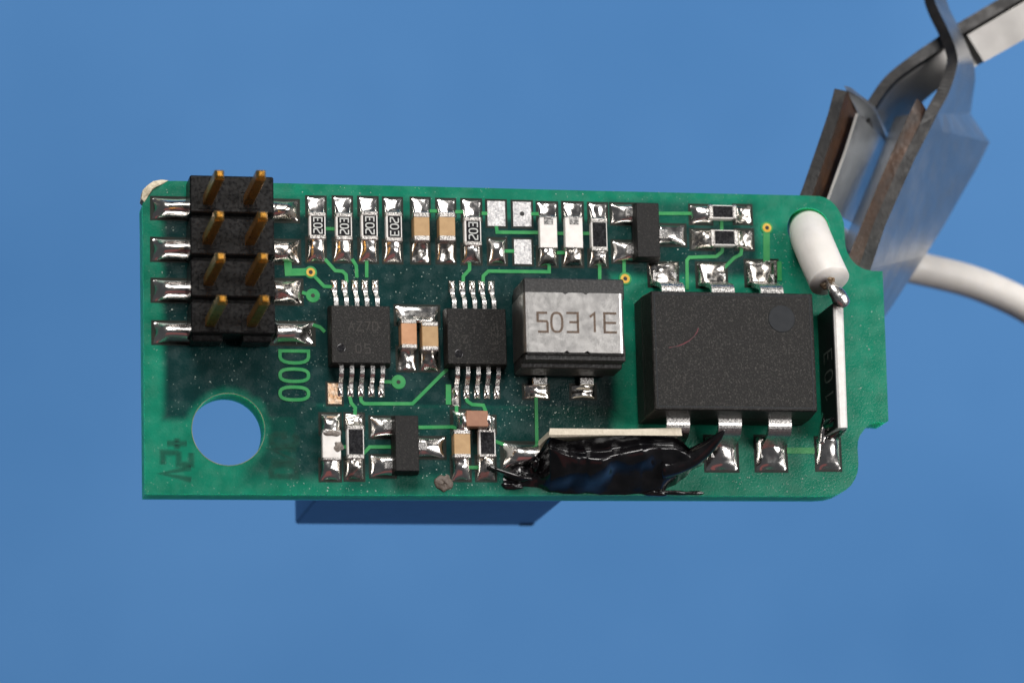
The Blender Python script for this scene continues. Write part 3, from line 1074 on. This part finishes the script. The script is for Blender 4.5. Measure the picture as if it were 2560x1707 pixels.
wide_lead(1649, 1711, 1, (1622, 657, 1694, 716), 0, fillet('down', 0.55, 0.15, 1.2), 'solder_dull')
wide_lead(1774, 1835, 1, (1742, 658, 1816, 718), 0, fillet('down', 0.60, 0.22, 1.2), 'solder_dull')
wide_lead(1896, 1957, 1, (1864, 652, 1938, 716), 0, fillet('down', 0.55, 0.18, 1.2), 'solder_dull')
wide_lead(1666, 1720, -1, None, 0, None)
wide_lead(1793, 1852, -1, (1763, 1090, 1843, 1177), 0, barrel(0.72))
wide_lead(1918, 1977, -1, (1889, 1090, 1965, 1177), 0, barrel(0.72))

# ------------------------------------------------------------------ transformer with steel clip
hT = 3.75
core = MB()
t0 = rect(1309, 696, 1560, 738, hT - 0.25)          # rear flange
core.box(t0[0], t0[1] - .2, 0.9, t0[2], t0[3], hT - 0.25, 0.06)
t1 = rect(1312, 872, 1566, 905, hT - 0.30)          # front flange, upper half
core.box(t1[0], t1[1] + .06, 1.9, t1[2] - .03, t1[3] + .2, hT - 0.30, 0.05)
t2 = rect(1312, 885, 1566, 926, hT - 0.75)
core.box(t1[0] - .03, t1[1] - 0.16, 1.0, t1[2] - .05, t1[3], hT - 1.05, 0.06)
core.box(t0[0] + .05, t1[1] + .3, 0.5, t0[2] - .1, t0[1], hT - 0.20, 0.05)   # winding block
tr = core.build('transformer', 'ferrite', board)
tr['label'] = 'black ferrite transformer under a bright steel clip stamped 5031E'
bb = MB()
bb.box(t0[0] + .1, t1[1] - .05, 0.10, t0[2] - .35, t0[3] - .05, 1.05, 0.08)
bb.build('bobbin', 'header', tr)
# steel clip: top sheet with notched edges, rolled over both sides
pl = rect(1311, 732, 1561, 881, hT)
cl = MB()
X0, Y0, X1, Y1 = pl
nU, prof = 30, []
r_ = 0.22
path = [(X0 - .02, 1.1), (X0 - .02, hT - r_)] + [(X0 - .02 + r_ - r_ * math.cos(a), hT - r_ + r_ * math.sin(a)) for a in (0.5, 1.0, math.pi / 2)]
path += [(X0 + (X1 - X0) * k / 24, hT) for k in range(2, 23)]
path += [(X1 - r_ + r_ * math.sin(a), hT - r_ + r_ * math.cos(a)) for a in (0, 0.5, 1.0, math.pi / 2)] + [(X1 + .03, 1.1)]


def notch(x):
    d = 0
    for nx in (X0 + (X1 - X0) * 0.415, X0 + (X1 - X0) * 0.62):
        d = max(d, 0.10 * max(0, 1 - abs(x - nx) / 0.13))
    return d


fine = []
for (ax, az), (bx, bz) in zip(path[:-1], path[1:]):
    k = 3 if abs(bx - ax) > .1 else 1
    fine += [(ax + (bx - ax) * i / k, az + (bz - az) * i / k) for i in range(k)]
fine.append(path[-1])
vs, fs = [], []
for x, z in fine:
    nn = notch(x) if z > hT - .01 else 0
    vs += [(x, Y0 + nn, z), (x, Y1 - nn, z), (x, Y0 + nn, z - .14), (x, Y1 - nn, z - .14)]
for i in range(len(fine) - 1):
    a, b = 4 * i, 4 * i + 4
    fs += [(a, b, b + 1, a + 1), (a + 2, a + 3, b + 3, b + 2), (a, a + 2, b + 2, b), (a + 1, b + 1, b + 3, a + 3)]
cl.add(vs, fs)
clip_top = cl.build('steel_clip', 'plate', tr)
tm = MB()
for ch, px, wpx in (('5', 1345, 23), ('0', 1379, 26), ('3', 1417, 27), ('1', 1472, 24), ('E', 1512, 29)):
    sl = 0.05 * (px - 1342) / 5
    a, b = U(px, 829 + sl, hT), U(px + wpx, 782 + sl, hT)
    glyph_mesh(tm, ch, (a.x, a.y, hT), (1, 0, 0), (0, 1, 0), b.x - a.x, b.y - a.y, 0.112, 0.005, (0, 0, 1))
tm.build('marking', 'burn', clip_top)
for px0, px1 in ((1331, 1369), (1449, 1486)):
    a = rect(px0, 949, px1, 963, 0.35)
    lm = MB(); lm.box(a[0], a[1], 0.06, a[2], a[3] + .12, 0.4, 0.04)
    lm.build('leg', 'lead', tr)
    joint(px0 - 22, 962, px1 + 2, 996, fillet('up', .26, .08), tr, 'solder_dull', lumpy=.1)

# ------------------------------------------------------------------ pin header
hH = 2.0
body = MB()
cy_px = ((441, 531), (546, 636), (652, 741), (757, 832))
top_edges = []
hx0, hx1 = rect(476, 600, 684, 650, hH)[0], rect(472, 600, 686, 650, hH)[2]
for i, (a, b) in enumerate(cy_px):
    r = rect(474 + i * 2, a, 684 + i * 2, b, hH)
    body.box(hx0, r[1] - .02, 0.30, hx1, r[3] + .02, hH, 0.06)
r = rect(474, 470, 684, 826, hH)
body.box(hx0 + .10, r[1], 0.25, hx1 - .10, r[3], hH - 0.75, 0.05)
# stand-off feet below the row ends
r4 = rect(474, 752, 684, 832, hH)
for fx0, fx1 in ((hx0 + .1, hx0 + 1.55), (hx1 - 1.5, hx1 - .1)):
    body.box(fx0, r4[1] - .30, 0.3, fx1, r4[1] + .1, hH - .55, 0.05)
hd = body.build('pin_header', 'header', board)
hd['label'] = 'black eight-pin header with tall gold pins'
rz = MB()
pin_h = 7.0
tips = [((550, 434), (654, 434)), ((549, 536), (658, 538)), ((552, 641), (659, 641)), ((556, 747), (663, 747))]
pin_list = []
for row in tips:
    for px, py in row:
        pin_list.append(U(px, py, pin_h))
for q in pin_list:
    pmb = MB()
    s = 0.225
    pmb.box(q.x - s, q.y - s, 0.4, q.x + s, q.y + s, pin_h - 0.22, 0.03)
    pmb.box(q.x - s + .004, q.y - s + .004, pin_h - 0.23, q.x + s - .004, q.y + s - .004, pin_h, 0.03, 0.09)
    pmb.build('pin', 'gold', hd)
    sk = MB()
    ribbon(sk, [(q.x - .40, q.y - .38), (q.x + .42, q.y - .38), (q.x + .42, q.y + .40), (q.x - .40, q.y + .40)], 0.10, hH - .05, hH + 0.045, True)
    sk.build('socket_rim', 'header', hd)


def ridge(end, h1, tip=0.25):
    """rounded lead covered in solder; end = side on which it runs out"""
    def hf(u, v):
        t = u if end == 'left' else 1 - u
        rise = smooth01(t / tip) * 0.85 + 0.15
        return h1 * rise * max(0, math.sin(math.pi * v)) ** 0.75
    return hf


for (x0, y0, x1, y1) in ((379, 495, 480, 548), (379, 597, 482, 652), (380, 699, 486, 754), (382, 805, 488, 859)):
    joint(x0, y0, x1, y1, ridge('left', 0.62, .32), hd, concave=0.10, lumpy=0.05)
for i, (x0, y0, x1, y1) in enumerate(((672, 501, 746, 554), (674, 601, 749, 659), (676, 699, 755, 760), (678, 806, 785, 861))):
    joint(x0, y0, x1, y1, ridge('right', 0.52, .45), hd, 'solder' if i == 3 else 'solder_dull', concave=0.12, lumpy=0.10)

# ------------------------------------------------------------------ standing ceramic plates
def plate(quad_px, h, label, name='plate_resistor', material='ceramic'):
    mb = MB()
    q = [U(x, y, h) for x, y in quad_px]
    m_ = sum(q, Vector()) / 4
    low = [Vector((p_.x, p_.y, h - 0.10)) for p_ in q]
    mb.prism(low, 0.12)
    L_, S_ = (q[3] - q[0]), (q[1] - q[0])
    if L_.length < S_.length: L_, S_ = S_, L_
    wv = S_.normalized() * 0.11
    ins = [p_ + (wv if (p_ - m_).dot(wv) < 0 else -wv) for p_ in q]
    mb.convex([tuple(p_) for p_ in low] + [tuple(p_) for p_ in ins], [(4, 5, 6, 7)] + [(i, (i + 1) % 4, 4 + (i + 1) % 4, 4 + i) for i in range(4)])
    o = mb.build(name, material, board)
    o['label'] = label
    return o, q


hP = 2.8
pr, q = plate([(2083, 757), (2109, 756), (2120, 1068), (2096, 1069)], hP, 'thin white ceramic resistor on edge with black face marked 103')
# black printed face towards the left
A, B = q[0], q[3]                                   # left side, top to bottom
dirv = (B - A).normalized()
nl = Vector((dirv.y, -dirv.x, 0))
if nl.x > 0: nl = -nl
fm = MB()
Lf = (B - A).length
pts = [A + dirv * 0.05, A + dirv * (Lf - 0.05)]
vs = []
for p_ in pts:
    for off in (0.002, 0.05):
        for z in (0.15, hP - 0.03):
            vs.append((p_.x + nl.x * off, p_.y + nl.y * off, z))
fm.convex(vs, [(0, 1, 3, 2), (4, 5, 7, 6), (0, 1, 5, 4), (2, 3, 7, 6), (0, 2, 6, 4), (1, 3, 7, 5)])
face = fm.build('black_face', 'matte_black', pr)
tm = MB()
for ch, s in (('3', 0.36), ('0', 0.515), ('1', 0.67)):
    o_ = A + dirv * (Lf * s + 0.48) + nl * 0.052
    glyph_mesh(tm, ch, (o_.x, o_.y, 2.35), -dirv, (0, 0, -1), 0.50, 1.35, 0.10, 0.004, nl)
tm.build('marking', 'ink_faint', pr)
# soldered ends
joint(2040, 1094, 2100, 1175, barrel(0.62), pr, concave=0.05, lumpy=0.06)
tl = MB()
tl.tube(catmull([U(2068, 1030, .3), U(2062, 1062, .45), U(2058, 1085, .3), U(2056, 1110, .2)], 5), 0.24, 10)
tl.build('leg', 'solder', pr, None, True)

p2, q2 = plate([(1374, 1076), (1704, 1068), (1706, 1083), (1372, 1092)], hP, 'thin cream ceramic plate on edge half buried in black paint', material='cream')
joint(1254, 1106, 1372, 1172, ridge('left', 0.75, .35), p2, concave=0.12, lumpy=0.06)


def tar_sheet():
    # (u-position px x, top y, top z, bottom y)
    st = [(1258, 1190, 0.10, 1212), (1285, 1178, 0.35, 1222), (1315, 1166, 0.55, 1216), (1342, 1140, 1.0, 1219), (1362, 1108, 2.2, 1226), (1374, 1092, 2.98, 1230), (1420, 1104, 2.75, 1235),
          (1470, 1098, 2.92, 1236), (1530, 1090, 2.98, 1237), (1600, 1088, 3.0, 1237), (1650, 1090, 2.95, 1233), (1685, 1092, 2.85, 1212), (1708, 1106, 2.4, 1196), (1728, 1124, 1.8, 1180),
          (1748, 1136, 1.2, 1164), (1764, 1142, 0.4, 1150)]
    nu, nv = 110, 34

    def fn(u, v):
        t = u * (len(st) - 1)
        i = min(int(t), len(st) - 2)
        k = smooth01(t - i) * .5 + (t - i) * .5
        a, b = st[i], st[i + 1]
        x, yt, zt, yb_ = (a[j] + (b[j] - a[j]) * k for j in range(4))
        # v 0 = top lip on the plate edge, 1 = board
        rv = 0.30 + 0.10 * math.sin(x * .022) + 0.08 * nz(x * .01, 2, 1, 3)
        if v < rv:
            t_ = v / rv
            z = zt * (1 - 0.20 * math.sin(math.pi * t_ * .85) - 0.06 * t_)
        else:
            t_ = (v - rv) / (1 - rv)
            z = zt * (0.85 * (1 - t_ ** 1.25) ** 1.1)
        P0, P1 = U(x, yt, zt), U(x + 10 * nz(x * .05, 1), yb_ - 8 * abs(nz(x * .016, 4)), 0)
        P = P0.lerp(P1, v)
        am = min(1, zt * .6 + .1) * math.sin(math.pi * min(1, .04 + v * .95))
        w = nz(x * .011 + v * 1.6, v * 0.9 - x * .007, 1, 5) * 0.62 + nz(x * .030 - v * 2.2, v * 1.6 + x * .012, 1, 9) * 0.14
        P.z = z + am * (w + 0.03 * nz(x * .09, v * 5, 1, 17))
        P.y -= am * 0.45 * w
        P.z = max(P.z, 0.01)
        return P
    mb = MB()
    mb.grid(fn, nu, nv, flip=True)
    return mb


tar = tar_sheet().build('black_paint', 'tar', p2, None, True)
tar['label'] = 'glossy wrinkled black paint smeared down to the board edge'
sp = MB()
c_ = catmull([U(1650, 1165, 1.1), U(1715, 1150, 1.35), U(1762, 1123, 1.9), U(1792, 1096, 2.5), U(1812, 1074, 2.95)], 6)
rad = [0.62 * (1 - (i / (len(c_) - 1))) ** 0.8 + 0.02 for i in range(len(c_))]
sp.tube(c_, [r * 1.0 for r in rad], 14)
sp.v = [Vector((p_.x, p_.y, p_.z)) + Vector((.05, .05, .08)) * nz(p_.x * 2, p_.y * 2, 1, 4) for p_ in sp.v]
sp.build('paint_curl', 'tar', p2, None, True)
wh = MB()
c_ = catmull([U(1330, 1196, .7), U(1300, 1192, .75), U(1268, 1182, .62), U(1238, 1172, .5), U(1222, 1166, .45)], 5)
wh.tube(c_, [0.09] * (len(c_) - 5) + [0.13, .16, .2, .2, .08], 8)
wh.build('paint_string', 'tar', p2, None, True)
for i, (x, y, rx, ry, h_) in enumerate(((1224, 1172, 20, 12, .5), (1296, 1188, 40, 20, .62), (1280, 1214, 30, 11, .2), (1335, 1160, 22, 26, .95), (1680, 1231, 60, 6, .16),
                                        (1735, 1232, 26, 5, .12), (1640, 1232, 40, 8, .22)  )):
    lump('paint_drop', x, y, rx, ry, h_, 'tar', p2, i + 20, 0.0, 0.35)
# black paint on the 103 plate's lower end
for i, (x, y, rx, ry, b_, h_) in enumerate(((2072, 1062, 16, 14, 1.2, 1.2), (2086, 1082, 22, 17, .5, 1.5), (2096, 1072, 14, 12, 1.5, .9))):
    lump('paint_drop', x, y, rx, ry, h_, 'tar', pr, i + 50, b_, 0.5)

# ------------------------------------------------------------------ blue module under the board
zb = -15.0
a = rect(737, 1100, 1333, 1310, zb)
y0 = U(1000, 1311, zb).y
x0, x1 = U(738, 1311, zb).x, U(1333, 1311, zb).x
mb = MB()
mb.box(x0, y0, zb, x1, y0 + 9.5, -THICK - 0.02, 0.10)
bl = mb.build('blue_module', 'blue_box', board)
bl['label'] = 'blue plastic box soldered to the rear of the board'
lm = MB()
c = U(1168, 1262, -4.0)
lm.tube([(c.x, y0 + .1, c.z - .1), (c.x, y0 - .25, c.z), (c.x, y0 - .42, c.z + .05)], [.38, .34, .2], 12)
lm.build('stub', 'smudge', bl, None, True)
c = U(1320, 1306, -14.6)
lm = MB(); lm.box(c.x - .45, y0 - .06, -14.9, c.x + .30, y0 + .05, -14.35, .05); lm.build('chipped_spot', 'header', bl)

# ------------------------------------------------------------------ thick white wire through the corner hole
wire = empty('white_wire', U(2022, 562, -0.5), 'thick white rubber-insulated wire passing through the corner hole of the board', 'wire')
path = [U(2074, 703, 2.75), U(2058, 668, 2.3), U(2040, 626, 1.55), U(2028, 597, 0.5), U(2020, 575, -0.8), U(2016, 570, -2.4), U(2022, 572, -5.0), U(2060, 590, -8.2), U(2140, 632, -11.0),
        U(2220, 655, -12.5), U(2300, 672, -13), U(2420, 702, -13), U(2520, 742, -13), U(2600, 786, -12.6), U(2720, 860, -12)]
c_ = catmull(path, 9)
mb = MB()
mb.tube(c_, [1.0 if i < 40 else 1.0 - 0.13 * smooth01((i - 40) / 25) for i in range(len(c_))], 40, True)
ins = mb.build('insulation', 'silicone', wire, None, True)
mb = MB()
e0 = c_[0]; ed = (c_[0] - c_[1]).normalized()
c2_ = catmull([e0 - ed * .3, e0 + ed * 0.15, U(2086, 722, 3.05), U(2095, 738, 3.05), U(2103, 752, 3.0), U(2106, 762, 2.85)], 6)
rad = [0.24 + 0.15 * smooth01(i / (len(c2_) * .75)) for i in range(len(c2_))]
rad[-3:] = [.36, .28, .12]
mb.tube(c2_, rad, 14)
mb.v = [p_ + Vector((.09, .09, .09)) * nz(p_.x * 2.5, p_.y * 2.5, 1, 8) for p_ in mb.v]
mb.build('solder_joint', 'lead', wire, None, True)
for k_, (x_, y_, z_, r_) in enumerate(((2062, 712, 2.6, 13), (2078, 700, 3.2, 9))):
    lump('flux_residue', x_, y_, r_, r_, 0.22, 'flux', wire, 70 + k_, z_, 0.5)

# ------------------------------------------------------------------ crossed spring clip
clip = empty('spring_clip', U(2250, 450, -6), 'crossed spring steel clip with rusty jaws holding the board corner', 'clip')


def sheet(name, N, zN, F, zF, thick, mats, parent=clip, per=6):
    """bent steel sheet between a near edge and a far edge; the near cut edge gets its own material"""
    zN = zN if isinstance(zN, (list, tuple)) else [zN] * len(N)
    zF = zF if isinstance(zF, (list, tuple)) else [zF] * len(F)
    a = [U(x, y, z) for (x, y), z in zip(N, zN)]
    b = [U(x, y, z) for (x, y), z in zip(F, zF)]
    if per > 1:
        a, b = catmull(a, per), catmull(b, per)
    mb = MB()
    k = len(a)
    nr = 5
    vs = []
    for i in range(k):
        t = (a[min(i + 1, k - 1)] - a[max(i - 1, 0)]).normalized()
        w = (b[i] - a[i]).normalized()
        m = t.cross(w).normalized()
        if m.x > 0: m = -m                      # thickness grows towards the left of the picture
        for j in range(nr + 1):
            p_ = a[i].lerp(b[i], j / nr)
            vs.append(p_); vs.append(p_ + m * thick)
    row = 2 * (nr + 1)
    main, edge = [], []
    for i in range(k - 1):
        for j in range(nr):
            o_ = i * row + 2 * j
            main += [(o_, o_ + 2, o_ + row + 2, o_ + row), (o_ + 1, o_ + row + 1, o_ + row + 3, o_ + 3)]
        o_ = i * row
        edge.append((o_, o_ + row, o_ + row + 1, o_ + 1))
        o_ = i * row + 2 * nr
        main.append((o_, o_ + 1, o_ + row + 1, o_ + row))
    for i in (0, k - 1):
        for j in range(nr):
            o_ = i * row + 2 * j
            edge.append((o_, o_ + 1, o_ + 3, o_ + 2))
    mb.add(vs, main, 0)
    mb.add([], [], 0)
    o0 = len(mb.f)
    mb.f += edge; mb.mi += [1] * len(edge)
    return mb.build(name, mats, parent, None, False)


zj = -THICK - 0.35
# jaw that runs into the arm leaving at the top of the picture
sheet('arm', [(2318, -90), (2336, 0), (2368, 70), (2390, 125), (2393, 165), (2374, 228), (2344, 285)], [-6, -5, -4.2, -3.6, -3.2, -2.8, -2.4],
      [(2360, -90), (2366, 0), (2397, 70), (2428, 140), (2438, 190), (2431, 250), (2426, 285)], [-6.6, -5.8, -5.0, -4.6, -5.4, -7.4, -9], 0.62, ['steel', 'edge_dark_reflection'])
sheet('jaw', [(2344, 285), (2326, 322), (2288, 396), (2252, 476), (2214, 562), (2177, 672), (2140, 775)], [-2.4, -2.2, -2.0, zj, zj, zj, zj],
      [(2426, 285), (2474, 356), (2440, 424), (2402, 490), (2362, 560), (2312, 640), (2212, 792)], [-9] * 7, 0.62, ['steel', 'edge_dark_reflection'], per=1)
sheet('jaw_liner', [(2302, 262), (2284, 285), (2246, 370), (2208, 460), (2168, 560), (2132, 640), (2100, 710)], -3.4,
      [(2316, 275), (2306, 318), (2268, 398), (2232, 480), (2196, 565), (2160, 660), (2128, 740)], -3.0, 0.5, ['rust', 'rust'], per=1)
sheet('jaw_wall', [(2250, 300), (2226, 360), (2190, 450), (2150, 545), (2118, 620)], -6.5,
      [(2296, 290), (2262, 376), (2224, 462), (2186, 560), (2150, 640)], -3.6, 0.3, ['steel', 'edge_dark_reflection'], per=1)
# the other jaw and its arm towards the right
sheet('arm', [(2166, 318), (2196, 268), (2236, 214), (2294, 170), (2346, 136), (2398, 100), (2472, 56), (2530, 22), (2620, -30)], [-5, -5.2, -5.6, -5.8, -5.8, -5.8, -5.6, -5.4, -5.2],
      [(2230, 370), (2262, 300), (2300, 262), (2344, 224), (2392, 194), (2440, 166), (2512, 126), (2566, 96), (2650, 50)], [-9, -8, -7.2, -6.5, -6.1, -5.98, -5.78, -5.58, -5.38], 0.62, ['arm_steel', 'edge_dark_reflection'])
sheet('arm_rim', [(2142, 318), (2172, 262), (2214, 202), (2276, 150), (2330, 112), (2384, 74), (2458, 30), (2516, -4), (2606, -56)], [-5.3, -5.5, -5.9, -6.1, -6.1, -6.1, -5.9, -5.7, -5.5],
      [(2166, 318), (2196, 268), (2236, 214), (2294, 170), (2346, 136), (2398, 100), (2472, 56), (2530, 22), (2620, -30)], [-5, -5.2, -5.6, -5.8, -5.8, -5.8, -5.6, -5.4, -5.2], 0.3, ['edge_dark_reflection', 'edge_dark_reflection'])
sheet('jaw', [(2116, 228), (2098, 290), (2066, 385), (2034, 478), (2018, 520)], [zj] * 5,
      [(2140, 240), (2160, 300), (2130, 390), (2096, 478), (2080, 520)], -4.5, 0.62, ['rust', 'edge_dark_reflection'], per=1)
sheet('jaw_wall', [(2146, 285), (2118, 375), (2082, 475), (2066, 520)], -2.6,
      [(2232, 372), (2206, 430), (2170, 500), (2140, 560)], -8.5, 0.14, ['steel', 'grey_edge'], per=1)
sheet('jaw_bridge', [(2116, 226), (2140, 238), (2170, 262), (2198, 290)], [-2.4, -2.8, -3.8, -5.0],
      [(2148, 290), (2176, 318), (2204, 345), (2236, 372)], [-4, -5.5, -7, -8.8], 0.35, ['steel', 'steel'], per=3)

# ------------------------------------------------------------------ crumbs of flux on the solder mask
cr = MB()
rng = random.Random(21)
zones = [((700, 670, 830, 860), 16), ((860, 665, 1180, 700), 22), ((985, 700, 1110, 760), 18), ((720, 1010, 1130, 1032), 22), ((1050, 1150, 1130, 1200), 14), ((1250, 1000, 1520, 1070), 75),
         ((1660, 620, 1720, 700), 18), ((1890, 580, 1990, 720), 40), ((1110, 935, 1300, 1000), 30), ((410, 870, 700, 970), 22), ((700, 1205, 1240, 1230), 26), ((1850, 1085, 2110, 1100), 16),
         ((1830, 1180, 2120, 1230), 50), ((480, 505, 470, 850), 0), ((395, 560, 470, 590), 6), ((395, 660, 470, 690), 6), ((395, 765, 470, 795), 6), ((2125, 720, 2200, 1040), 30), ((400, 458, 2030, 488), 34)]
for (x0, y0, x1, y1), cnt in zones:
    for _ in range(cnt):
        c = U(rng.uniform(x0, x1), rng.uniform(y0, y1))
        if not inside(c.xy, loops[0]) or any(inside(c.xy, h) for h in loops[1:]):
            continue
        r = rng.uniform(0.014, 0.034) * (1.5 if rng.random() < .12 else 1)
        a = rng.uniform(0, 3.14)
        vs = [(c.x + r * math.cos(a + k * 1.571) * rng.uniform(.7, 1.5), c.y + r * math.sin(a + k * 1.571) * rng.uniform(.7, 1.5), 0.002) for k in range(4)] + [(c.x, c.y, r * rng.uniform(.6, 1.3))]
        cr.add(vs, [(0, 1, 4), (1, 2, 4), (2, 3, 4), (3, 0, 4)])
o = cr.build('flux_crumbs', 'crumb', board)
o['kind'] = 'stuff'
